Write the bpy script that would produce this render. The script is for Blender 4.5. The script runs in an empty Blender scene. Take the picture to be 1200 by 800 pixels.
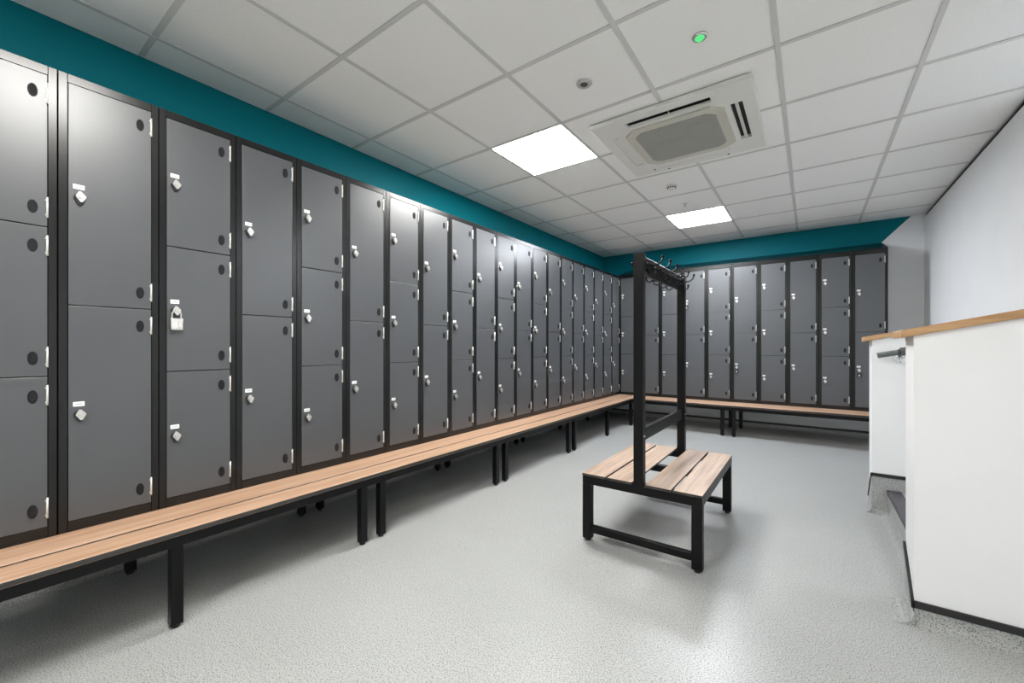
import bpy, bmesh, math, random
from mathutils import Vector, Matrix

random.seed(7)
S = bpy.context.scene
COL = S.collection
PI = math.pi

# ------------------------------------------------------------------ camera
EYE = 1.09                                   # camera height above the floor
FPX = 485.2                                  # focal length in pixels at 1200 wide
cam = bpy.data.cameras.new('camera')
cam.sensor_fit = 'HORIZONTAL'
cam.sensor_width = 36.0
cam.lens = FPX / 1200 * 36.0
cam.shift_x = 0.0
cam.shift_y = 5.9 / 1200
cam.clip_start = 0.02
cam_o = bpy.data.objects.new('camera', cam)
cam_o.location = (0, 0, EYE)
cam_o.rotation_euler = (PI / 2, 0, 0.6236)
COL.objects.link(cam_o)
S.camera = cam_o

# ------------------------------------------------------------------ world, exposure
W = bpy.data.worlds.new('world')
S.world = W
W.use_nodes = True
W.node_tree.nodes['Background'].inputs[0].default_value = (0.8, 0.85, 0.9, 1)
W.node_tree.nodes['Background'].inputs[1].default_value = 0.3
S.view_settings.view_transform = 'Standard'
S.view_settings.look = 'None'
S.view_settings.exposure = 0.24
S.view_settings.gamma = 1.0
S.view_settings.use_curve_mapping = False
LAMP = 50.0                                  # emission of the ceiling light panels

# ------------------------------------------------------------------ room measures
XL, XR = -2.76, 1.035                        # left and right wall
YF, YB = -4.6, 6.42                          # wall behind the camera, back wall
ZC = EYE + 1.4675                            # ceiling
GX0, GY0, T = -2.5286, 0.6048, 0.6           # ceiling grid
XLK = -2.311                                 # front plane of the left lockers
YLK = 5.97                                   # front plane of the back lockers
XBAL = 0.333                                 # end of the two low stair walls

# ------------------------------------------------------------------ materials
def newmat(name):
    m = bpy.data.materials.new(name)
    m.use_nodes = True
    nt = m.node_tree
    return m, nt, nt.nodes['Principled BSDF']

def N(nt, kind, **kw):
    n = nt.nodes.new(kind)
    for k, v in kw.items():
        if hasattr(n, k) and not k.startswith('i_'):
            setattr(n, k, v)
    return n

def simple(name, col, rough=0.5, metal=0.0, spec=0.5, coat=0.0):
    m, nt, b = newmat(name)
    b.inputs['Base Color'].default_value = (*col, 1)
    b.inputs['Roughness'].default_value = rough
    b.inputs['Metallic'].default_value = metal
    b.inputs['Specular IOR Level'].default_value = spec
    b.inputs['Coat Weight'].default_value = coat
    return m

def noisy(name, c1, c2, scale, rough=0.5, spec=0.5, bump=0.0, detail=3, stretch=(1, 1, 1),
          lo=0.35, hi=0.65, rvar=0.0, metal=0.0, bump_scale=None):
    m, nt, b = newmat(name)
    tc = N(nt, 'ShaderNodeTexCoord')
    mp = N(nt, 'ShaderNodeMapping')
    mp.inputs['Scale'].default_value = stretch
    nt.links.new(tc.outputs['Object'], mp.inputs['Vector'])
    nz = N(nt, 'ShaderNodeTexNoise')
    nz.inputs['Scale'].default_value = scale
    nz.inputs['Detail'].default_value = detail
    nt.links.new(mp.outputs['Vector'], nz.inputs['Vector'])
    cr = N(nt, 'ShaderNodeValToRGB')
    cr.color_ramp.elements[0].position = lo
    cr.color_ramp.elements[1].position = hi
    cr.color_ramp.elements[0].color = (*c1, 1)
    cr.color_ramp.elements[1].color = (*c2, 1)
    nt.links.new(nz.outputs['Fac'], cr.inputs['Fac'])
    nt.links.new(cr.outputs['Color'], b.inputs['Base Color'])
    b.inputs['Roughness'].default_value = rough
    b.inputs['Specular IOR Level'].default_value = spec
    b.inputs['Metallic'].default_value = metal
    if rvar:
        mr = N(nt, 'ShaderNodeMapRange')
        mr.inputs['To Min'].default_value = rough - rvar
        mr.inputs['To Max'].default_value = rough + rvar
        nt.links.new(nz.outputs['Fac'], mr.inputs['Value'])
        nt.links.new(mr.outputs['Result'], b.inputs['Roughness'])
    if bump:
        bp = N(nt, 'ShaderNodeBump')
        bp.inputs['Strength'].default_value = bump
        bp.inputs['Distance'].default_value = 0.002
        if bump_scale:
            nb = N(nt, 'ShaderNodeTexNoise')
            nb.inputs['Scale'].default_value = bump_scale
            nt.links.new(mp.outputs['Vector'], nb.inputs['Vector'])
            nt.links.new(nb.outputs['Fac'], bp.inputs['Height'])
        else:
            nt.links.new(nz.outputs['Fac'], bp.inputs['Height'])
        nt.links.new(bp.outputs['Normal'], b.inputs['Normal'])
    return m

def vinyl(name, base, dark, light):
    """speckled safety flooring"""
    m, nt, b = newmat(name)
    tc = N(nt, 'ShaderNodeTexCoord')
    n1 = N(nt, 'ShaderNodeTexNoise'); n1.inputs['Scale'].default_value = 210; n1.inputs['Detail'].default_value = 2
    n2 = N(nt, 'ShaderNodeTexNoise'); n2.inputs['Scale'].default_value = 330; n2.inputs['Detail'].default_value = 1
    n3 = N(nt, 'ShaderNodeTexNoise'); n3.inputs['Scale'].default_value = 1.6; n3.inputs['Detail'].default_value = 4
    for n in (n1, n2, n3):
        nt.links.new(tc.outputs['Object'], n.inputs['Vector'])
    r1 = N(nt, 'ShaderNodeValToRGB')
    r1.color_ramp.elements[0].position = 0.36; r1.color_ramp.elements[1].position = 0.50
    r1.color_ramp.elements[0].color = (*dark, 1); r1.color_ramp.elements[1].color = (*base, 1)
    nt.links.new(n1.outputs['Fac'], r1.inputs['Fac'])
    r2 = N(nt, 'ShaderNodeValToRGB')
    r2.color_ramp.elements[0].position = 0.56; r2.color_ramp.elements[1].position = 0.66
    r2.color_ramp.elements[0].color = (0, 0, 0, 1); r2.color_ramp.elements[1].color = (1, 1, 1, 1)
    nt.links.new(n2.outputs['Fac'], r2.inputs['Fac'])
    mx = N(nt, 'ShaderNodeMix', data_type='RGBA')
    nt.links.new(r2.outputs['Color'], mx.inputs['Factor'])
    nt.links.new(r1.outputs['Color'], mx.inputs['A'])
    mx.inputs['B'].default_value = (*light, 1)
    r3 = N(nt, 'ShaderNodeValToRGB')
    r3.color_ramp.elements[0].position = 0.3; r3.color_ramp.elements[1].position = 0.7
    r3.color_ramp.elements[0].color = (0.93, 0.93, 0.92, 1); r3.color_ramp.elements[1].color = (1, 1, 1, 1)
    nt.links.new(n3.outputs['Fac'], r3.inputs['Fac'])
    mu = N(nt, 'ShaderNodeMix', data_type='RGBA', blend_type='MULTIPLY')
    mu.inputs['Factor'].default_value = 1
    nt.links.new(mx.outputs['Result'], mu.inputs['A'])
    nt.links.new(r3.outputs['Color'], mu.inputs['B'])
    nt.links.new(mu.outputs['Result'], b.inputs['Base Color'])
    b.inputs['Roughness'].default_value = 0.34
    b.inputs['Specular IOR Level'].default_value = 0.5
    bp = N(nt, 'ShaderNodeBump'); bp.inputs['Strength'].default_value = 0.04; bp.inputs['Distance'].default_value = 0.001
    nt.links.new(n1.outputs['Fac'], bp.inputs['Height'])
    nt.links.new(bp.outputs['Normal'], b.inputs['Normal'])
    return m

def wood(name, c1, c2, c3, axis, rough=0.42):
    """streaky laminate; axis = direction of the grain"""
    m, nt, b = newmat(name)
    tc = N(nt, 'ShaderNodeTexCoord')
    mp = N(nt, 'ShaderNodeMapping')
    mp.inputs['Scale'].default_value = (1.0 if axis == 0 else 22.0, 1.0 if axis == 1 else 22.0, 22.0)
    nt.links.new(tc.outputs['Object'], mp.inputs['Vector'])
    nz = N(nt, 'ShaderNodeTexNoise'); nz.inputs['Scale'].default_value = 1.9; nz.inputs['Detail'].default_value = 7
    nz.inputs['Roughness'].default_value = 0.62
    nt.links.new(mp.outputs['Vector'], nz.inputs['Vector'])
    cr = N(nt, 'ShaderNodeValToRGB')
    e = cr.color_ramp.elements
    e[0].position = 0.32; e[0].color = (*c1, 1)
    e[1].position = 0.68; e[1].color = (*c3, 1)
    k = e.new(0.5); k.color = (*c2, 1)
    nt.links.new(nz.outputs['Fac'], cr.inputs['Fac'])
    nt.links.new(cr.outputs['Color'], b.inputs['Base Color'])
    b.inputs['Roughness'].default_value = rough
    return m

def emit(name, col, strength):
    m, nt, b = newmat(name)
    b.inputs['Base Color'].default_value = (0.8, 0.8, 0.8, 1)
    b.inputs['Emission Color'].default_value = (*col, 1)
    b.inputs['Emission Strength'].default_value = strength
    return m

M_FLOOR = vinyl('vinyl_floor', (0.415, 0.425, 0.42), (0.13, 0.135, 0.13), (0.62, 0.63, 0.625))
M_WHITE = noisy('white_wall_paint', (0.90, 0.91, 0.92), (0.92, 0.93, 0.94), 3, rough=0.55, spec=0.3, bump=0.03, bump_scale=180)
M_TEAL = noisy('teal_wall_paint', (0.000, 0.150, 0.188), (0.000, 0.162, 0.20), 3, rough=0.5, spec=0.12, bump=0.03, bump_scale=180)
M_TILE = noisy('ceiling_tile_white', (0.90, 0.91, 0.90), (0.93, 0.94, 0.93), 90, rough=0.85, spec=0.2, detail=4, bump=0.05)
M_GRID = simple('ceiling_grid_enamel', (0.64, 0.65, 0.64), 0.45)
M_VOID = simple('shadow_gap_black', (0.012, 0.012, 0.013), 0.6)
M_BLACK = simple('black_powder_coat', (0.004, 0.004, 0.0045), 0.36, spec=0.2)
M_FRAME = simple('locker_black_metal', (0.005, 0.0055, 0.006), 0.25, spec=0.5)
M_DOOR = noisy('locker_grey_laminate', (0.062, 0.067, 0.073), (0.070, 0.075, 0.082), 2.2, rough=0.35, spec=0.9, detail=5, rvar=0.03)
M_STEEL = simple('bright_steel', (0.78, 0.77, 0.74), 0.28, metal=0.9)
M_HINGE = simple('hinge_zinc', (0.86, 0.86, 0.83), 0.35, metal=0.5)
M_DARKLOCK = simple('dark_lock_housing', (0.03, 0.03, 0.032), 0.35, metal=0.3)
M_VENT = simple('black_plastic_vent', (0.008, 0.008, 0.009), 0.5, spec=0.25)
M_VENT2 = simple('vent_recess', (0.014, 0.015, 0.017), 0.7, spec=0.2)
M_LABEL = simple('white_number_plate', (0.92, 0.93, 0.93), 0.4)
M_PRINT = simple('grey_print', (0.25, 0.25, 0.26), 0.5)
M_SLATY = wood('beech_laminate_long', (0.39, 0.225, 0.135), (0.50, 0.315, 0.205), (0.58, 0.395, 0.275), 1)
M_SLATX = wood('beech_laminate_cross', (0.39, 0.225, 0.135), (0.50, 0.315, 0.205), (0.58, 0.395, 0.275), 0)
M_SLATI = wood('pale_laminate', (0.30, 0.20, 0.145), (0.44, 0.325, 0.25), (0.53, 0.415, 0.33), 1)
M_OAK = wood('oak_cap', (0.42, 0.23, 0.10), (0.55, 0.33, 0.16), (0.64, 0.41, 0.22), 0, 0.4)
M_STRIP = simple('skirting_cap_strip', (0.016, 0.017, 0.018), 0.4)
M_NOSE = noisy('stair_nosing', (0.055, 0.05, 0.06), (0.07, 0.065, 0.075), 150, rough=0.55)
M_RAIL = simple('grey_handrail_coating', (0.12, 0.135, 0.135), 0.35)
M_ACW = simple('ac_off_white_plastic', (0.78, 0.79, 0.76), 0.42)
M_ACG = noisy('ac_filter_mesh', (0.33, 0.335, 0.31), (0.40, 0.405, 0.38), 260, rough=0.7)
M_ACB = simple('ac_cream_bezel', (0.60, 0.60, 0.53), 0.5)
M_LAMP = emit('light_diffuser', (1.0, 0.985, 0.95), LAMP)
M_LAMPC = emit('cool_light_diffuser', (0.93, 0.97, 1.04), LAMP)
M_LAMPW = emit('warm_light_diffuser', (1.01, 0.985, 0.94), LAMP * .85)
M_LAMPADD = emit('added_stair_light', (0.95, 0.98, 1.02), LAMP * .28)  # unseen lamp added to brighten the stair and the far low wall
M_GREEN = emit('green_led', (0.08, 0.70, 0.20), 0.8)
M_GREEN.node_tree.nodes['Principled BSDF'].inputs['Base Color'].default_value = (0.1, 0.3, 0.15, 1)
M_CHROME = simple('chrome', (0.8, 0.8, 0.8), 0.15, metal=1.0)
M_BEZ = simple('grey_bezel', (0.48, 0.49, 0.49), 0.4)
M_LENS = simple('dark_grey_lens', (0.09, 0.09, 0.095), 0.3)
M_PLASTW = simple('white_plastic', (0.75, 0.76, 0.75), 0.4)
M_EDGE = simple('dark_board_edge', (0.035, 0.034, 0.032), 0.45)
M_SEAM = simple('vinyl_weld', (0.42, 0.43, 0.41), 0.5)

# ------------------------------------------------------------------ mesh builder
class MB:
    def __init__(self):
        self.bm = bmesh.new()
        self.mi = 0
    def _mark(self, faces):
        for f in faces:
            f.material_index = self.mi
    def box(self, x0, x1, y0, y1, z0, z1, bev=0.0, seg=1, M=None):
        bm = self.bm
        r = bmesh.ops.create_cube(bm, size=1.0)
        vs = r['verts']
        for v in vs:
            v.co = Vector(((x0 + x1) / 2 + v.co.x * (x1 - x0), (y0 + y1) / 2 + v.co.y * (y1 - y0), (z0 + z1) / 2 + v.co.z * (z1 - z0)))
        fs = set(f for v in vs for f in v.link_faces)
        self._mark(fs)
        if bev:
            es = set(e for v in vs for e in v.link_edges)
            r2 = bmesh.ops.bevel(bm, geom=list(es), offset=bev, segments=seg, affect='EDGES', profile=0.5)
            self._mark(r2['faces'])
            vs = list(set(v for f in r2['faces'] for v in f.verts))
        if M is not None:
            for v in vs:
                v.co = M @ v.co
        return self
    def poly(self, pts, thick):
        """pts: planar loop of Vectors, extruded by the Vector thick"""
        bm = self.bm
        th = Vector(thick)
        a = [bm.verts.new(Vector(p)) for p in pts]
        b = [bm.verts.new(Vector(p) + th) for p in pts]
        fs = [bm.faces.new(a), bm.faces.new(list(reversed(b)))]
        n = len(a)
        for i in range(n):
            j = (i + 1) % n
            fs.append(bm.faces.new([a[j], a[i], b[i], b[j]]))
        bmesh.ops.recalc_face_normals(bm, faces=fs)
        self._mark(fs)
        return self
    def cyl(self, p0, p1, r0, r1=None, n=16, caps=True, flat=None):
        bm = self.bm
        p0 = Vector(p0); p1 = Vector(p1)
        r1 = r0 if r1 is None else r1
        d = (p1 - p0).normalized()
        u = d.orthogonal().normalized(); w = d.cross(u)
        A = [bm.verts.new(p0 + (u * math.cos(2 * PI * i / n) + w * math.sin(2 * PI * i / n)) * r0) for i in range(n)]
        B = [bm.verts.new(p1 + (u * math.cos(2 * PI * i / n) + w * math.sin(2 * PI * i / n)) * r1) for i in range(n)]
        fs = []
        for i in range(n):
            j = (i + 1) % n
            f = bm.faces.new([A[i], A[j], B[j], B[i]]); f.smooth = True; fs.append(f)
        if caps:
            fs.append(bm.faces.new(list(reversed(A)))); fs.append(bm.faces.new(B))
        self._mark(fs)
        return self
    def oval(self, cx, cz, y0, y1, rx, rz, n=24):
        """oval disc in the x z plane, from y0 (back) to y1 (front)"""
        bm = self.bm
        A = [bm.verts.new((cx + rx * math.cos(2 * PI * i / n), y0, cz + rz * math.sin(2 * PI * i / n))) for i in range(n)]
        B = [bm.verts.new((cx + rx * .93 * math.cos(2 * PI * i / n), y1, cz + rz * .96 * math.sin(2 * PI * i / n))) for i in range(n)]
        fs = [bm.faces.new(A), bm.faces.new(list(reversed(B)))]
        for i in range(n):
            j = (i + 1) % n
            fs.append(bm.faces.new([A[j], A[i], B[i], B[j]]))
        bmesh.ops.recalc_face_normals(bm, faces=fs)
        self._mark(fs)
        return self
    def tube(self, pts, r, n=10):
        bm = self.bm
        P = [Vector(p) for p in pts]
        rings = []
        up = None
        for i, p in enumerate(P):
            d = (P[min(i + 1, len(P) - 1)] - P[max(i - 1, 0)]).normalized()
            if up is None:
                up = d.orthogonal().normalized()
            up = (up - d * up.dot(d)).normalized()
            w = d.cross(up)
            rr = r[i] if isinstance(r, (list, tuple)) else r
            rings.append([bm.verts.new(p + (up * math.cos(2 * PI * k / n) + w * math.sin(2 * PI * k / n)) * rr) for k in range(n)])
        fs = []
        for a, b in zip(rings, rings[1:]):
            for k in range(n):
                j = (k + 1) % n
                f = bm.faces.new([a[k], a[j], b[j], b[k]]); f.smooth = True; fs.append(f)
        fs.append(bm.faces.new(list(reversed(rings[0])))); fs.append(bm.faces.new(rings[-1]))
        self._mark(fs)
        return self
    def ball(self, c, r):
        rr = bmesh.ops.create_uvsphere(self.bm, u_segments=12, v_segments=8, radius=r, matrix=Matrix.Translation(c))
        for f in set(f for v in rr['verts'] for f in v.link_faces):
            f.smooth = True; f.material_index = self.mi
        return self
    def mesh(self, name, mats):
        me = bpy.data.meshes.new(name)
        self.bm.normal_update()
        self.bm.to_mesh(me); self.bm.free()
        for m in (mats if isinstance(mats, (list, tuple)) else [mats]):
            me.materials.append(m)
        return me
    def obj(self, name, mats, parent=None, loc=(0, 0, 0)):
        o = bpy.data.objects.new(name, self.mesh(name, mats))
        COL.objects.link(o)
        o.location = loc
        if parent:
            o.parent = parent
        return o

def link(name, me, parent=None, loc=(0, 0, 0)):
    o = bpy.data.objects.new(name, me); COL.objects.link(o)
    o.location = loc
    if parent: o.parent = parent
    return o
def thing(name, label, cat, loc=(0, 0, 0), rotz=0, group=None):
    o = bpy.data.objects.new(name, None); COL.objects.link(o)
    o.empty_display_size = 0.1
    o.location = loc; o.rotation_euler = (0, 0, rotz)
    o['label'] = label; o['category'] = cat
    if group: o['group'] = group
    return o
def structure(o, label=None, cat=None):
    o['kind'] = 'structure'
    if label: o['label'] = label
    if cat: o['category'] = cat
    return o

# ------------------------------------------------------------------ floor and ceiling
XE = 2.3                                      # far end of the stair landing beyond the right wall
structure(MB().box(XL - .1, XE + .1, YF - .1, YB + .1, -0.1, 0).obj('floor', M_FLOOR),
          'pale grey speckled vinyl floor with a slight sheen', 'floor')
fl = bpy.data.objects['floor']
MB().box(XL + .03, 0.26, 0.6785, 0.6815, -0.001, 0.0006).obj('weld_seam', M_SEAM, fl)
MB().box(0.2585, 0.2615, 2.2, 3.6, -0.001, 0.0006).obj('weld_seam', M_SEAM, fl)

cl = structure(MB().box(XL - .1, XE + .1, YF - .1, YB + .1, ZC + .03, ZC + .13).obj('ceiling', M_TILE),
               'suspended ceiling of square white tiles in a pale metal grid', 'ceiling')
gx = [XL] + [GX0 + T * i for i in range(6)] + [XR]
gy = [YF] + [GY0 + T * j for j in range(-8, 10)] + [YB]
full = None
LIGHTS = [(1, 3), (2, 7), (2, -1), (3, -5)]  # last one is unseen, added for light from behind the camera
lights_xy = [(GX0 + T * i, GY0 + T * j) for i, j in LIGHTS]
random.seed(3)
for a in range(len(gx) - 1):
    for b in range(len(gy) - 1):
        x0, x1, y0, y1 = gx[a], gx[a + 1], gy[b], gy[b + 1]
        if any(abs(x0 - lx) < .01 and abs(y0 - ly) < .01 for lx, ly in lights_xy):
            continue
        z = ZC + 0.004 + random.uniform(0, .0012)
        if x1 - x0 > .59 and y1 - y0 > .59:
            if full is None:
                full = MB().box(.002, T - .002, .002, T - .002, 0, .016).mesh('ceiling_tile', M_TILE)
            link('ceiling_tile', full, cl, (x0, y0, z))
        else:
            MB().box(.002, x1 - x0 - .001, .002, y1 - y0 - .001, 0, .016).obj('ceiling_tile', M_TILE, cl, (x0, y0, z))
gb = .012
for i in range(6):
    x = GX0 + T * i
    MB().box(-gb, gb, 0, YB - YF, 0, .004, bev=.0008).box(-.001, .001, 0, YB - YF, .004, .03).obj('grid_bar', M_GRID, cl, (x, YF, ZC))
cross = {}
for j in range(-8, 10):
    y = GY0 + T * j
    for a in range(len(gx) - 1):
        L = round(gx[a + 1] - gx[a] - 2 * gb * 1.0, 4)
        if L not in cross:
            cross[L] = MB().box(0, L, -gb, gb, 0.0006, .0038).mesh('grid_bar', M_GRID)
        link('grid_bar', cross[L], cl, (gx[a] + gb, y, ZC))

# light panels
for n, ((i, j), lab) in enumerate(zip(LIGHTS + [(7, 3.7)], [
        'square white light panel in the ceiling beside the air conditioner',
        'square white light panel in the ceiling nearest the back wall lockers',
        'square white light panel in the ceiling above the near end of the bench',
        'unseen square white light panel added in the ceiling furthest behind the camera',
        'unseen square white light panel added over the stair landing beyond the right wall'])):
    t = thing('ceiling_light', lab, 'light', (GX0 + T * i + .3, GY0 + T * j + .3, ZC), 0, 'square light panels in the ceiling')
    m = MB()
    for s in (-1, 1):
        m.box(-.298, .298, s * .2955 - .0025, s * .2955 + .0025, .002, .012)
        m.box(s * .2955 - .0025, s * .2955 + .0025, -.2925, .2925, .002, .012)
    m.obj('frame', M_PLASTW, t)
    MB().box(-.2925, .2925, -.2925, .2925, .003, .010).obj('diffuser', [M_LAMP, M_LAMPC, M_LAMPW, M_LAMPW, M_LAMPADD][n], t)
    if n == 4: t.location.z = ZC - .0125

# ------------------------------------------------------------------ walls
def wall_obj(name, build, mats, label=None):
    m = MB(); build(m)
    o = m.obj(name, mats)
    structure(o, label, 'wall')
    return o
def b_left(m):
    m.mi = 1; m.box(XL - .1, XL, -.1, YB + .1, 0, 1.7)  # unseen lower wall made teal as well, to cut bounce under the bench
    m.mi = 0; m.box(XL - .1, XL, YF - .1, -.1, 0, 1.7)
    m.mi = 1; m.box(XL - .1, XL, YF - .1, YB + .1, 1.7, ZC + .03)
wall_obj('wall_left', b_left, [M_WHITE, M_TEAL], 'long left wall with a deep teal band above the grey lockers')
def b_back(m):
    y0, y1 = YB, .1
    m.mi = 0
    m.box(XL, XE + .1, YB, YB + .1, 0, 1.7)
    m.poly([(.728, y0, 1.7), (XR + .2, y0, 1.7), (XR + .2, y0, ZC + .03), (.950, y0, ZC + .03), (.922, y0, ZC), (.676, y0, EYE + 1.208), (.728, y0, EYE + 1.148)], (0, y1, 0))
    m.mi = 1
    m.poly([(XL, y0, 1.7), (.728, y0, 1.7), (.728, y0, EYE + 1.148), (.676, y0, EYE + 1.208), (.922, y0, ZC), (.950, y0, ZC + .03), (XL, y0, ZC + .03)], (0, y1, 0))
wall_obj('wall_back', b_back, [M_WHITE, M_TEAL], 'back wall, teal above the far lockers and white at its right end')
def b_right(m):
    m.box(XR, XR + .12, 3.75, YB, 0, ZC - .030)
    m.box(XR, XR + .12, YF, 2.25, 0, ZC - .030)
wall_obj('wall_right', b_right, [M_WHITE], 'plain white right wall behind the oak capped stair walls')
MB().box(XR + .012, XR + .1, YF, YB, ZC - .030, ZC + .004).obj('trim_1', M_VOID)
structure(bpy.data.objects['trim_1'], 'black shadow gap where the right wall meets the ceiling', 'trim')
def b_front(m):
    m.box(XL, XE, YF - .1, YF, 0, ZC + .03)
wall_obj('wall_front', b_front, [M_WHITE])
def b_stair(m):
    m.box(XE, XE + .1, 2.0, 4.0, 0, ZC + .03)
    m.box(XR + .12, XE, 3.75, 3.85, 0, ZC + .03)
    m.box(XR + .12, XE, 2.15, 2.25, 0, ZC + .03)
wall_obj('wall_stair', b_stair, [M_WHITE])

# ------------------------------------------------------------------ coved skirting
def cove(m, p0, p1, n, h=.064, r=.035, proud=.004, capz=.026):
    """vinyl skirting from p0 to p1 on a wall whose room side normal is n"""
    p0 = Vector((*p0, 0)); p1 = Vector((*p1, 0)); n = Vector((*n, 0))
    prof = [(0, 0), (proud + r, 0)]
    for k in range(1, 7):
        a = PI / 2 * k / 6
        prof.append((proud + r - r * math.sin(a), r - r * math.cos(a) + 0.0008))
    prof += [(proud, h), (0, h)]
    m.mi = 0
    m.poly([p0 + n * a + Vector((0, 0, z)) for a, z in prof], p1 - p0)
    m.mi = 1
    cp = [(0, h), (proud + .003, h), (proud + .003, h + capz - .006), (0, h + capz)]
    m.poly([p0 + n * a + Vector((0, 0, z)) for a, z in cp], p1 - p0)
for nm, p0, p1, n in (('baseboard_left', (XL, YF), (XL, YB), (1, 0)),
                      ('baseboard_back', (XL + .02, YB), (XR, YB), (0, -1)),
                      ('baseboard_right', (XR, 3.76), (XR, YB - .02), (-1, 0)),
                      ('baseboard_right', (XR, YF + .02), (XR, 2.20), (-1, 0)),
                      ('baseboard_front', (XL + .02, YF), (XR, YF), (0, 1))):
    m = MB(); cove(m, p0, p1, n); structure(m.obj(nm, [M_FLOOR, M_STRIP]))

# ------------------------------------------------------------------ stair and low walls
def capz(x): return EYE + .045 + .212 * (x - .345)
def low_wall(y0, y1, label, skirt):
    t = thing('low_wall', label, 'low wall', (XBAL, (y0 + y1) / 2, 0), 0)
    yc = (y0 + y1) / 2
    X = lambda x: x - XBAL
    x1 = XR - .004
    MB().poly([(0, y0 - yc, 0), (X(x1), y0 - yc, 0), (X(x1), y0 - yc, capz(x1) + .001), (0, y0 - yc, capz(XBAL) + .001)], (0, y1 - y0, 0)).obj('panel', M_WHITE, t)
    o = .018
    xa = XBAL - .040
    pr = [(X(xa), capz(xa)), (X(x1), capz(x1)), (X(x1), capz(x1) + .031), (X(xa) + .004, capz(xa) + .031), (X(xa), capz(xa) + .026)]
    m = MB().poly([(a, y0 - yc - o, z) for a, z in pr], (0, y1 - y0 + 2 * o, 0))
    bmesh.ops.bevel(m.bm, geom=[e for e in m.bm.edges if abs((e.verts[0].co - e.verts[1].co).x) > .3], offset=.004, segments=2, affect='EDGES')
    m.obj('oak_cap', M_OAK, t)
    # little corner bead blocks under the cap
    for s in (y0 + .006, y1 - .006):
        MB().box(-.002, .005, s - yc - .005, s - yc + .005, capz(XBAL) - .018, capz(XBAL) - .001).obj('corner_bead', M_GRID, t)
    return t, yc
YN0, YN1, YF0, YF1 = 2.25, 2.42, 3.60, 3.76
near, ync = low_wall(YN0, YN1, 'near white low stair wall with an oak cap, at the right edge', 0)
far, yfc = low_wall(YF0, YF1, 'far white low stair wall with an oak cap and a grey handrail', 0)
# vinyl upstand and black strip, near wall: room face, then raking round the end
m = MB()
def cove_l(m, x0, x1, y, ny, h):
    prof = [(0, 0), (.039, 0)]
    for k in range(1, 7):
        a = PI / 2 * k / 6
        prof.append((.039 - .035 * math.sin(a), .0358 - .035 * math.cos(a)))
    prof += [(.004, h), (0, h)]
    m.poly([Vector((x0, y + ny * a, z)) for a, z in prof], (x1 - x0, 0, 0))
X1 = XR - .004
cove_l(m, XBAL - .003, X1, YN0, -1, .064)
m.poly([(XBAL, YN0 - .004, 0), (XBAL, YN1, 0), (XBAL, YN1, .236), (XBAL, YN0 - .004, .064)], (-.004, 0, 0))
prof = [(0, 0), (.039, 0)] + [(.039 - .035 * math.sin(PI / 12 * k), .0358 - .035 * math.cos(PI / 12 * k)) for k in range(1, 7)] + [(0, .05)]
m.poly([Vector((XBAL - .002 - a * 1.7, YN0 - .030, z)) for a, z in prof], (0, YN1 - YN0 + .030, 0))
o = m.obj('skirting', M_FLOOR, near); o.location = (-XBAL, -ync, 0)
m = MB()
m.box(XBAL - .006, X1, YN0 - .009, YN0, .064, .092, bev=.002)
m.poly([(XBAL, YN0 - .009, .064), (XBAL, YN1, .236), (XBAL, YN1, .258), (XBAL, YN0 - .009, .092)], (-.009, 0, 0))
o = m.obj('capping_strip', M_STRIP, near); o.location = (-XBAL, -ync, 0)
# far wall
m = MB()
m.box(XBAL, X1, YF0 - .004, YF0, 0, .245)
m.poly([(XBAL, YF0 - .004, 0), (XBAL, YF1, 0), (XBAL, YF1, .064), (XBAL, YF0 - .004, .245)], (-.004, 0, 0))
cove_l(m, XBAL, .408, YF0 - .004, -1, .05)
m.poly([Vector((XBAL - .002 - a, YF0 - .02, z)) for a, z in prof], (0, YF1 - YF0 + .02, 0))
o = m.obj('skirting', M_FLOOR, far); o.location = (-XBAL, -yfc, 0)
m = MB()
m.box(XBAL - .007, X1, YF0 - .009, YF0, .240, .262, bev=.002)
m.poly([(XBAL, YF0 - .009, .240), (XBAL, YF1, .060), (XBAL, YF1, .080), (XBAL, YF0 - .009, .262)], (-.009, 0, 0))
o = m.obj('capping_strip', M_STRIP, far); o.location = (-XBAL, -yfc, 0)
# handrail on the far low wall
def onfar(x, y, z): return (x - XBAL, y - yfc, z)
hz = lambda x: EYE - .056 + .212 * (x - .36)
MB().tube([onfar(.352, 3.53, hz(.352)), onfar(.47, 3.53, hz(.47))], .0175, 16).tube([onfar(.462, 3.53, hz(.462)), onfar(1.0, 3.53, hz(1.0))], .026, 16).obj('handrail', M_RAIL, far)
m = MB().cyl(onfar(.471, 3.60, hz(.47) - .045), onfar(.471, 3.592, hz(.47) - .045), .034, n=24)
m.tube([onfar(.471, 3.595, hz(.47) - .045), onfar(.471, 3.55, hz(.47) - .045), onfar(.471, 3.532, hz(.47) - .02)], .008, 8)
for k in range(3):
    a = k * 2 * PI / 3 + .5
    m.ball(onfar(.471 + .022 * math.cos(a), 3.591, hz(.47) - .045 + .022 * math.sin(a)), .005)
m.obj('handrail_bracket', M_CHROME, far)
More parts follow.
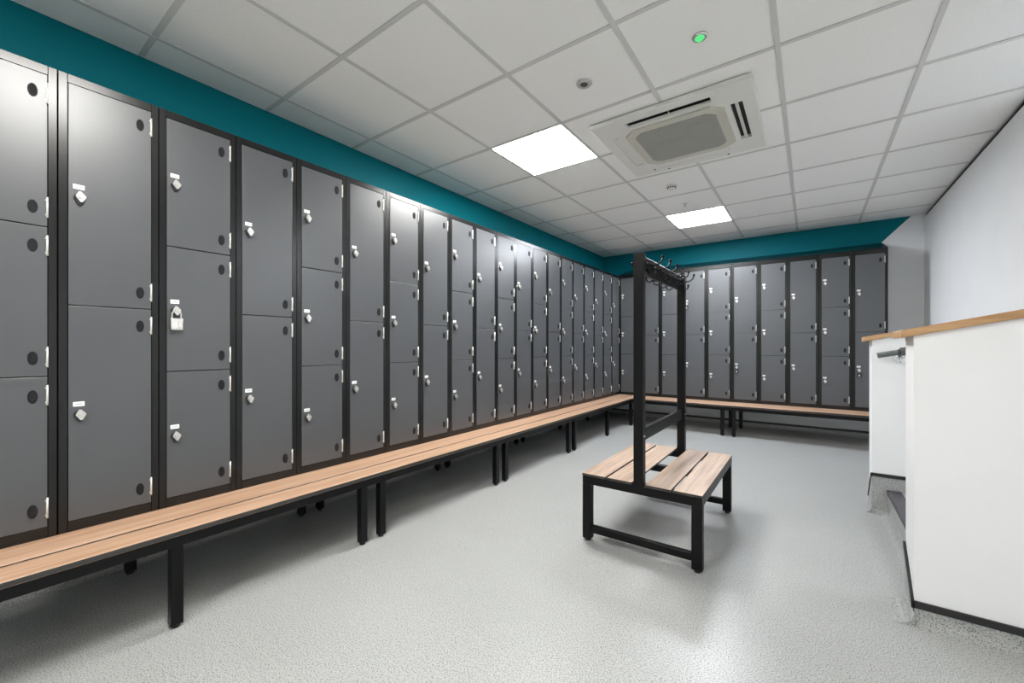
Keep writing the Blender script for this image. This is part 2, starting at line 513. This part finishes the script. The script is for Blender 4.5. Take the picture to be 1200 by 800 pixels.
# stair
st = thing('staircase', 'grey vinyl steps rising between the two low white walls', 'stairs', (.41, 3.01, 0))
def stl(x): return x - .41
y0, y1 = YN1 + .001 - 3.01, YF0 - .0095 - 3.01
steps = [(.41, .16), (.68, .32), (.95, .48)]
for k, (x, z) in enumerate(steps):
    xe = steps[k + 1][0] if k < 2 else XE - .002
    MB().box(stl(x), stl(xe), y0, y1, 0, z - .001).obj('step', M_FLOOR, st)
    MB().box(stl(x) - .003, stl(x) + .064, y0 + .001, y1 - .001, z - .001, z + .003, bev=.001).box(stl(x) - .006, stl(x) - .0005, y0 + .001, y1 - .001, z - .022, z + .002, bev=.001).obj('nosing', M_NOSE, st)
m = MB()
m.poly([Vector((stl(.41) - .0005 - a, y0, z)) for a, z in prof], (0, y1 - y0, 0))
m.obj('coved_riser_foot', M_FLOOR, st)

# ------------------------------------------------------------------ lockers
LW, LD, LZ0, LZ1 = .300, .444, .345, 2.138
DX0, DX1, DZ0, DZ1 = .0275, .2735, .419, 2.102
def locker_meshes(z1):
    m = MB()
    m.box(.0015, .2985, .012, LD, LZ0, z1, bev=.0012)
    # front frame: two stiles, two rails
    m.box(.0015, .0255, .0, .0125, LZ0, z1 - .0005, bev=.001)
    m.box(.2755, .2985, .0, .0125, LZ0, z1 - .0005, bev=.001)
    m.box(.0258, .2752, .0, .0125, DZ1 + .002, z1 - .0005, bev=.001)
    m.box(.0258, .2752, .0, .0125, LZ0, DZ0 - .002, bev=.001)
    return m.mesh('body', M_FRAME)
ME_BODY = locker_meshes(LZ1)
ME_BODYB = locker_meshes(2.150)
def door_mesh(h):
    return MB().box(0, DX1 - DX0, -.0015, .011, 0, h, bev=.0012, seg=2).mesh('door', M_DOOR)
DOORS = {2: [(DZ0, 1.248), (1.252, DZ1)], 3: [(DZ0, .977), (.981, 1.534), (1.538, DZ1)]}
ME_DOOR = {n: [door_mesh(b - a) for a, b in d] for n, d in DOORS.items()}
# hinge: knuckle with two leaves
m = MB()
m.box(-.0025, .0035, -.0050, -.001, -.037, .037, bev=.0010)
m.box(-.0045, -.0024, -.0022, -.001, -.030, -.024, bev=.0004).box(-.0045, -.0024, -.0022, -.001, .024, .030, bev=.0004)
m.cyl((.001, -.0045, -.038), (.001, -.0045, .038), .0024, n=10)
ME_HINGE = m.mesh('hinge', M_HINGE)
m = MB()
m.mi = 0; m.oval(0, 0, -.0012, -.0045, .0130, .0245)
m.mi = 1; m.oval(0, 0, -.0045, -.0050, .0095, .0195)
ME_VENT = m.mesh('vent', [M_VENT, M_VENT2])
m = MB()
m.mi = 1
m.cyl((0, -.001, 0), (0, -.010, 0), .0165, .0155, n=20)
m.poly([(-.0165, -.001, -.002), (-.004, -.001, -.028), (.006, -.001, -.026), (.0155, -.001, -.006)], (0, -.011, 0))
m.mi = 0
pts = [(-.0045, .0215), (.002, .020), (.0150, .005), (.0148, -.001), (.0050, -.020), (-.0008, -.020), (-.0130, -.001), (-.0128, .005)]
m.poly([(x + .001, -.010, z) for x, z in pts], (0, -.010, 0))
m.cyl((0, -.020, 0), (0, -.024, 0), .006, .005, n=14)
m.box(-.001, .001, -.0245, -.0235, -.003, .003)
ME_LOCK = m.mesh('lock', [M_STEEL, M_DARKLOCK])
m = MB()
m.mi = 0; m.box(-.016, .016, -.003, -.001, -.009, .009, bev=.0006)
m.mi = 1
for a, b in ((-.008, -.0035), (-.0020, .0025), (.0040, .0085)):
    m.box(a, b, -.0033, -.0030, -.0016, .0016)
ME_LABEL = m.mesh('number_plate', [M_LABEL, M_PRINT])
# sloping top for the back row
m = MB().poly([(.0008, -.002, 2.1505), (.0008, LD, 2.1505), (.0008, LD, EYE + 1.204), (.0008, -.002, 2.158)], (.2984, 0, 0))
ME_SLOPE = m.mesh('sloping_top', M_FRAME)

def locker(n, loc, rotz, label, group, back=False):
    t = thing('locker', label, 'locker', loc, rotz, group)
    link('body', ME_BODYB if back else ME_BODY, t)
    if back: link('sloping_top', ME_SLOPE, t)
    locks = []
    for (a, b), me in zip(DOORS[n], ME_DOOR[n]):
        d = link('door', me, t, (DX0, 0, a))
        h = b - a; w = DX1 - DX0
        for z in (.070, h - .068):
            link('hinge', ME_HINGE, d, (w - .001, -.0015, z))
            link('vent', ME_VENT, d, (w - .036, -.0003, z - .004))
        lz = h / 2 - (.008 if n == 2 else .008)
        link('lock', ME_LOCK, d, (.030, -.0003, lz))
        link('number_plate', ME_LABEL, d, (.028, -.0003, lz + .041))
        locks.append(a + lz)
    return t, locks

ordn = ['first', 'second', 'third', 'fourth', 'fifth', 'sixth', 'seventh', 'eighth', 'ninth', 'tenth', 'eleventh', 'twelfth',
        'thirteenth', 'fourteenth', 'fifteenth', 'sixteenth', 'seventeenth', 'eighteenth', 'nineteenth', 'twentieth']
word = {2: 'two-door', 3: 'three-door'}
lockpos = {}
Y0L = YLK - 19 * .3 - .002
for k in range(-1, 19):
    n = 2 if k % 2 == 0 else 3
    q = k + 1
    if k == -1: lab = 'grey three-door locker cut off by the left edge of the photo'
    elif k == 0: lab = 'nearest whole grey locker on the left wall, with two tall doors'
    elif k == 1: lab = 'grey three-door left wall locker with a silver padlock on its middle door'
    elif k == 18: lab = 'last grey two-door locker of the left row, in the far corner'
    elif q <= 9: lab = 'grey %s left wall locker, %s from the left edge of the photo' % (word[n], ordn[q])
    else: lab = 'grey %s left wall locker, %s before the far corner' % (word[n], ordn[18 - k])
    t, lk = locker(n, (XLK, Y0L + .3 * k, 0), PI / 2, lab, 'grey lockers along the left wall')
    lockpos[('L', k)] = (t, lk)
X0B = -2.316
for k in range(10):
    n = 3 if k % 2 == 0 else 2
    if k == 0: lab = 'grey three-door back wall locker in the left corner, behind the coat rack post'
    elif k == 3: lab = 'grey two-door back wall locker with a dark padlock on its upper door'
    elif k == 5: lab = 'grey two-door back wall locker with a dark padlock on its lower door, mid row'
    elif k == 9: lab = 'last grey two-door back wall locker, beside the white wall at right'
    elif k < 5: lab = 'grey %s back wall locker, %s from the left corner' % (word[n], ordn[k])
    else: lab = 'grey %s back wall locker, %s from the right end of the row' % (word[n], ordn[9 - k])
    t, lk = locker(n, (X0B + .3 * k, YLK, 0), 0, lab, 'grey lockers along the back wall', True)
    lockpos[('B', k)] = (t, lk)

# padlocks hang from the locks
def padlock(loc, rotz, label, mat, w, h, keypad, sh):
    t = thing('padlock', label, 'padlock', loc, rotz)
    m = MB(); m.mi = 0
    m.box(-w / 2, w / 2, -.019, -.001, -h, 0, bev=.0025, seg=2)
    m.mi = 1
    if keypad:
        for k in range(4):
            m.box(w * .12, w * .40, -.0205, -.0188, -h * .20 - k * h * .18 - .003, -h * .20 - k * h * .18 + .003, bev=.0006)
        m.box(-w * .42, w * .02, -.0195, -.0188, -h * .86, -h * .14)
    else:
        m.cyl((0, -.019, -h * .55), (0, -.0205, -h * .55), w * .22, n=16)
    m.obj('body', [mat, M_GRID if keypad else M_STEEL], t)
    r = w * .36
    pts = [(-r, -.010, -.002)] + [(r * math.cos(PI - a), -.010, sh - r + r * math.sin(a)) for a in [PI * i / 10 for i in range(11)]] + [(r, -.010, -.002)]
    MB().tube(pts, .0032, 8).obj('shackle', M_STEEL if keypad else M_DARKLOCK, t)
    return t
t, lk = lockpos[('L', 1)]
padlock((XLK + .006, Y0L + .3 + .058, lk[1] - .034), PI / 2, 'silver combination padlock hanging on the left wall lockers', M_STEEL, .045, .052, True, .034)
for k, idx, lab in ((3, 1, 'dark padlock on the upper door of a far locker beside the rack post'),
                    (5, 0, 'dark padlock on a far locker door near the middle of the back wall'),
                    (9, 0, 'dark padlock on the lower door of the far right locker')):
    t, lk = lockpos[('B', k)]
    padlock((X0B + .3 * k + .059, YLK - .006, lk[idx] - .036), 0, lab, M_DARKLOCK, .040, .036, False, .030)

# ------------------------------------------------------------------ wall benches
def slat(x0, x1, y0, y1, z0, z1, mat, parent, bev=.0015):
    o = MB().box(x0, x1, y0, y1, z0, z1, bev=bev).obj('slat', [mat, M_EDGE], parent)
    for f in o.data.polygons:
        if abs(f.normal.z) < .5: f.material_index = 1
    return o
BT = .378                                     # bench top
def leg_mesh(h, foot=.012, w=.04):
    return MB().box(-w / 2, w / 2, -w / 2, w / 2, foot, h, bev=.002).mesh('leg', M_BLACK)
ME_LEG = leg_mesh(BT - .022)
ME_LEGR = leg_mesh(BT - .0745)
ME_FOOT = MB().cyl((0, 0, 0), (0, 0, .013), .015, .013, n=12).mesh('rubber_foot', M_VOID)
def add_leg(t, x, y, mesh=None):
    l = link('leg', mesh or ME_LEG, t, (x, y, 0))
    link('rubber_foot', ME_FOOT, l)
    return l
XF = -1.978                                   # front edge of the left bench
t = thing('locker_bench', 'long low slatted bench with black legs under the left wall lockers', 'bench', (XF, 0, 0))
ya, yb = -.36, YLK - .004
slat(XLK + .002 - XF, -.152, ya, yb, BT - .020, BT, M_SLATY, t)
slat(-.136, 0, ya, yb, BT - .020, BT, M_SLATY, t)
MB().box(-.048, -.008, ya, YLK - .30, BT - .062, BT - .0205, bev=.002).obj('front_rail', M_BLACK, t)
MB().box(-.70, -.66, ya, yb - .02, BT - .074, BT - .034, bev=.002).obj('rear_rail', M_BLACK, t)
legs_y = [-.245, .545, 1.375, 1.497, 2.575, 2.695, 3.78, 3.905, 4.78, 5.60]
for y in legs_y:
    add_leg(t, -.030, y)
    add_leg(t, -.68, y, ME_LEGR)
    MB().box(-.66, -.05, y - .018, y + .018, BT - .074, BT - .036, bev=.002).obj('cross_bar', M_BLACK, t)
YFB = 5.590                                   # front edge of the back bench
t = thing('locker_bench', 'low slatted bench with black legs under the back wall lockers', 'bench', (0, YFB, 0))
xa, xb = XF + .003, X0B + 3.0
slat(xa, xb, .191, YLK - .002 - YFB, BT - .020, BT, M_SLATX, t)
slat(xa, xb, 0, .180, BT - .020, BT, M_SLATX, t)
MB().box(xa, xb, .008, .048, BT - .062, BT - .0205, bev=.002).obj('front_rail', M_BLACK, t)
MB().box(xa - .3, xb, .66, .70, BT - .074, BT - .034, bev=.002).obj('rear_rail', M_BLACK, t)
for x in (-.868, -.744, .63):
    add_leg(t, x, .030); add_leg(t, x, .65, ME_LEGR)
    MB().box(x - .018, x + .018, .05, .66, BT - .074, BT - .036, bev=.002).obj('cross_bar', M_BLACK, t)
for x in (-1.90,):
    add_leg(t, x + .02, .15)

# ------------------------------------------------------------------ island bench with coat rack
IX0, IX1, IY0, IY1 = -1.045, -.414, 2.13, 3.055
IXc, IYc = (IX0 + IX1) / 2, (IY0 + IY1) / 2
t = thing('cloakroom_bench', 'free-standing double sided slatted bench with a tall black coat hook rack', 'bench', (IXc, IYc, 0))
L = lambda x: x - IXc
Q = lambda y: y - IYc
for a, b in ((IX0 + .001, -.908), (-.895, -.759), (-.690, -.561), (-.548, IX1 - .001)):
    slat(L(a), L(b), Q(IY0), Q(IY1), BT - .012, BT, M_SLATI, t, .001)
ft = BT - .0125
m = MB()
for y in (IY0 + .002, IY1 - .042):
    m.box(L(IX0 + .002), L(IX1 - .002), Q(y), Q(y + .04), ft - .046, ft, bev=.002)
m.box(L(IX0 + .05), L(IX1 - .05), Q(2.575), Q(2.615), ft - .040, ft - .001, bev=.002)
for x in (IX0 + .002, IX1 - .042):
    m.box(L(x), L(x + .04), Q(IY0 + .043), Q(IY1 - .043), ft - .046, ft, bev=.002)
m.obj('seat_frame', M_BLACK, t)
lm = MB().box(-.025, .025, -.020, .020, .014, ft - .0465, bev=.002).mesh('leg', M_BLACK)
for x in (IX0 + .027, IX1 - .027):
    for y in (IY0 + .022, IY1 - .022):
        add_leg(t, L(x), Q(y), lm)
for y in (IY0 + .022, IY1 - .022):
    MB().box(L(IX0 + .052), L(IX1 - .052), Q(y) - .015, Q(y) + .015, .050, .088, bev=.002).obj('foot_rail', M_BLACK, t)
PX = -.725
for y0_, y1_ in ((IY0 - .0, IY0 + .045), (IY1 - .050, IY1 - .005)):
    MB().box(L(PX - .025), L(PX + .025), Q(y0_), Q(y1_), ft + .0005, EYE + .487, bev=.002).obj('post', M_BLACK, t)
ry0, ry1 = IY0 + .0455, IY1 - .0505
MB().box(L(PX - .012), L(PX + .012), Q(ry0), Q(ry1), EYE - .500, EYE - .435, bev=.003).obj('middle_rail', M_BLACK, t)
hr = MB().box(L(PX - .010), L(PX + .010), Q(ry0), Q(ry1), EYE + .385, EYE + .482, bev=.003)
hr = hr.obj('hook_rail', M_BLACK, t)
b_ = MB()
for x_, y_ in ((PX + .025, IY1 - .028), (PX + .025, IY0 + .022)):
    b_.cyl((L(x_), Q(y_), EYE - .468), (L(x_ + .004), Q(y_), EYE - .468), .006, .004, n=12)
b_.obj('bolt', M_STEEL, t)
# hooks on both faces
m = MB()
m.mi = 0
m.box(-.009, .009, -.004, 0, -.030, .028, bev=.002)
up = [(0, -.003, .010), (0, -.030, .004), (0, -.062, .006), (0, -.082, .020), (0, -.088, .040)]
m.tube(up, [.0055, .0048, .0045, .0045, .0048], 8)
m.ball((0, -.088, .044), .0085)
lo = [(0, -.003, -.014), (0, -.016, -.040), (0, -.034, -.050), (0, -.050, -.042), (0, -.054, -.026)]
m.tube(lo, [.0055, .0048, .0045, .0045, .0048], 8)
m.ball((0, -.054, -.022), .0075)
m.mi = 1
m.ball((0, -.0045, .020), .0032).ball((0, -.0045, -.022), .0032)
ME_HOOK = m.mesh('coat_hook', [M_BLACK, M_STEEL])
for k in range(6):
    y = IY0 + .10 + .142 * k
    for s in (1, -1):
        if s < 0 and k == 5: continue
        if s < 0: y += .09
        h = link('coat_hook', ME_HOOK, hr, (L(PX) + s * .0105, Q(y), EYE + .430))
        h.rotation_euler = (0, 0, PI / 2 if s > 0 else -PI / 2)

# ------------------------------------------------------------------ ceiling air conditioner
ax0, ax1, ay0, ay1 = -1.195, -.250, 2.535, 3.490
axc, ayc = (ax0 + ax1) / 2, (ay0 + ay1) / 2
ac = thing('air_conditioner', 'square cassette air conditioner with a grey grille set in the ceiling', 'air conditioner', (axc, ayc, ZC - .028))
H = .4725
# faceplate: ring of four sides with slot openings, slightly dished rim
zb, zt = 0.0, .0275
m = MB()
si, so = .335, .400                         # slot band between inner and outer distance from centre
sl = .252                                   # slot half length
m.box(-H, H, -H, -so, zb, zt, bev=.006, seg=2)
m.box(-H, H, so, H, zb, zt, bev=.006, seg=2)
m.box(-H, -so, -H + .004, H - .004, zb + .0004, zt, bev=.004)
m.box(so, H, -H + .004, H - .004, zb + .0004, zt, bev=.004)
for sx in (-1, 1):
    for sy in (-1, 1):
        x0_, x1_ = sorted((sx * sl, sx * (so + .004))); y0_, y1_ = sorted((sy * sl, sy * (so + .004)))
        m.box(x0_, x1_, y0_, y1_, zb + .0006, zt)
m.box(-si, si, -si, si, zb + .0008, zt)
m.obj('faceplate', M_ACW, ac)
m = MB().box(-so - .002, so + .002, -so - .002, so + .002, zt - .006, zt)
m.obj('slot_cavity', M_VOID, ac)
# louvres: open on the near and right side, shut on the other two
for s, ax, op in ((-1, 'y', 1), (1, 'y', 0), (-1, 'x', 0), (1, 'x', 1)):
    c = s * (si + so) / 2
    m = MB()
    if op:
        M4 = Matrix.Translation((0, 0, .010)) @ Matrix.Rotation(-.45 * s, 4, 'X')
        m.box(-sl + .004, sl - .004, -.011, .011, -.0015, .0015, bev=.0008, M=M4)
        for kx in ((.01,) if ax == 'y' else ()):
            m.box(kx - .002, kx + .002, -.02, .02, .006, .020)
    else:
        m.box(-sl + .002, sl - .002, -.0305, .0305, .003, .008, bev=.002)
        m.box(-sl - .0, -sl + .012, -.02, .004, -.003, .004).box(sl - .012, sl, -.02, .004, -.003, .004)
    o = m.obj('louvre', M_ACW, ac)
    if ax == 'y': o.location = (0, c + (.021 if op else 0), 0)
    else:
        o.location = (c, 0, 0); o.rotation_euler = (0, 0, PI / 2)
        if op:
            o.rotation_euler = (0, 0, -PI / 2)
def octo(h, c, z): return [(-h + c, -h, z), (h - c, -h, z), (h, -h + c, z), (h, h - c, z), (h - c, h, z), (-h + c, h, z), (-h, h - c, z), (-h, -h + c, z)]
MB().poly(octo(.308, .070, .0006), (0, 0, -.010)).obj('grille_bezel', M_ACB, ac)
g = MB().poly(octo(.252, .050, -.0096), (0, 0, -.0024)).obj('filter_grille', M_ACG, ac)
m = MB()
for k in range(-12, 13):
    m.box(-.235, .235, k * .019 - .0012, k * .019 + .0012, -.0132, -.0120)
m.obj('grille_bar', M_ACG, g)
# small catches
m = MB()
for x_, y_ in ((-.20, .445), (.23, .445), (-.30, .40)):
    m.box(x_ - .006, x_ + .006, y_ - .004, y_ + .004, -.004, .001)
m.obj('catch', M_VENT, ac)

# ------------------------------------------------------------------ small ceiling fittings
t = thing('emergency_light', 'small round emergency light glowing green in the ceiling', 'light', (-.425, 2.117, ZC + .003))
MB().cyl((0, 0, 0), (0, 0, -.007), .036, .030, n=28).obj('bezel', M_CHROME, t)
MB().cyl((.0, .0, -.007), (.0, .0, -.012), .022, .018, n=24).ball((0, 0, -.012), .012).obj('green_lens', M_GREEN, t)
t = thing('downlight', 'small unlit round fitting in the ceiling left of the green light', 'light', (-1.025, 2.118, ZC + .003))
MB().cyl((0, 0, 0), (0, 0, -.006), .044, .040, n=28).obj('bezel', M_BEZ, t)
MB().cyl((0, 0, -.006), (0, 0, -.009), .022, .018, n=20).obj('lens', M_LENS, t)
t = thing('smoke_detector', 'white round smoke detector with dark slots between the light panels', 'smoke detector', (-1.027, 3.929, ZC + .003))
MB().cyl((0, 0, 0), (0, 0, -.012), .052, .050, n=32).cyl((0, 0, -.012), (0, 0, -.030), .040, .030, n=32).obj('body', M_PLASTW, t)
m = MB()
for k in range(12):
    a = 2 * PI * k / 12
    M4 = Matrix.Rotation(a, 4, 'Z')
    m.box(.0345, .0395, -.005, .005, -.024, -.014, M=M4)
m.obj('slot', M_VENT, t)
t = thing('movement_sensor', 'tiny white sensor on a stem in the ceiling near the far light panel', 'sensor', (-1.041, 4.50, ZC + .003))
MB().cyl((0, 0, 0), (0, 0, -.006), .028, .026, n=24).obj('base', M_PLASTW, t)
MB().cyl((0, 0, -.006), (0, 0, -.028), .008, .006, n=12).cyl((0, 0, -.028), (0, 0, -.032), .014, .014, n=16).obj('stem', M_GRID, t)
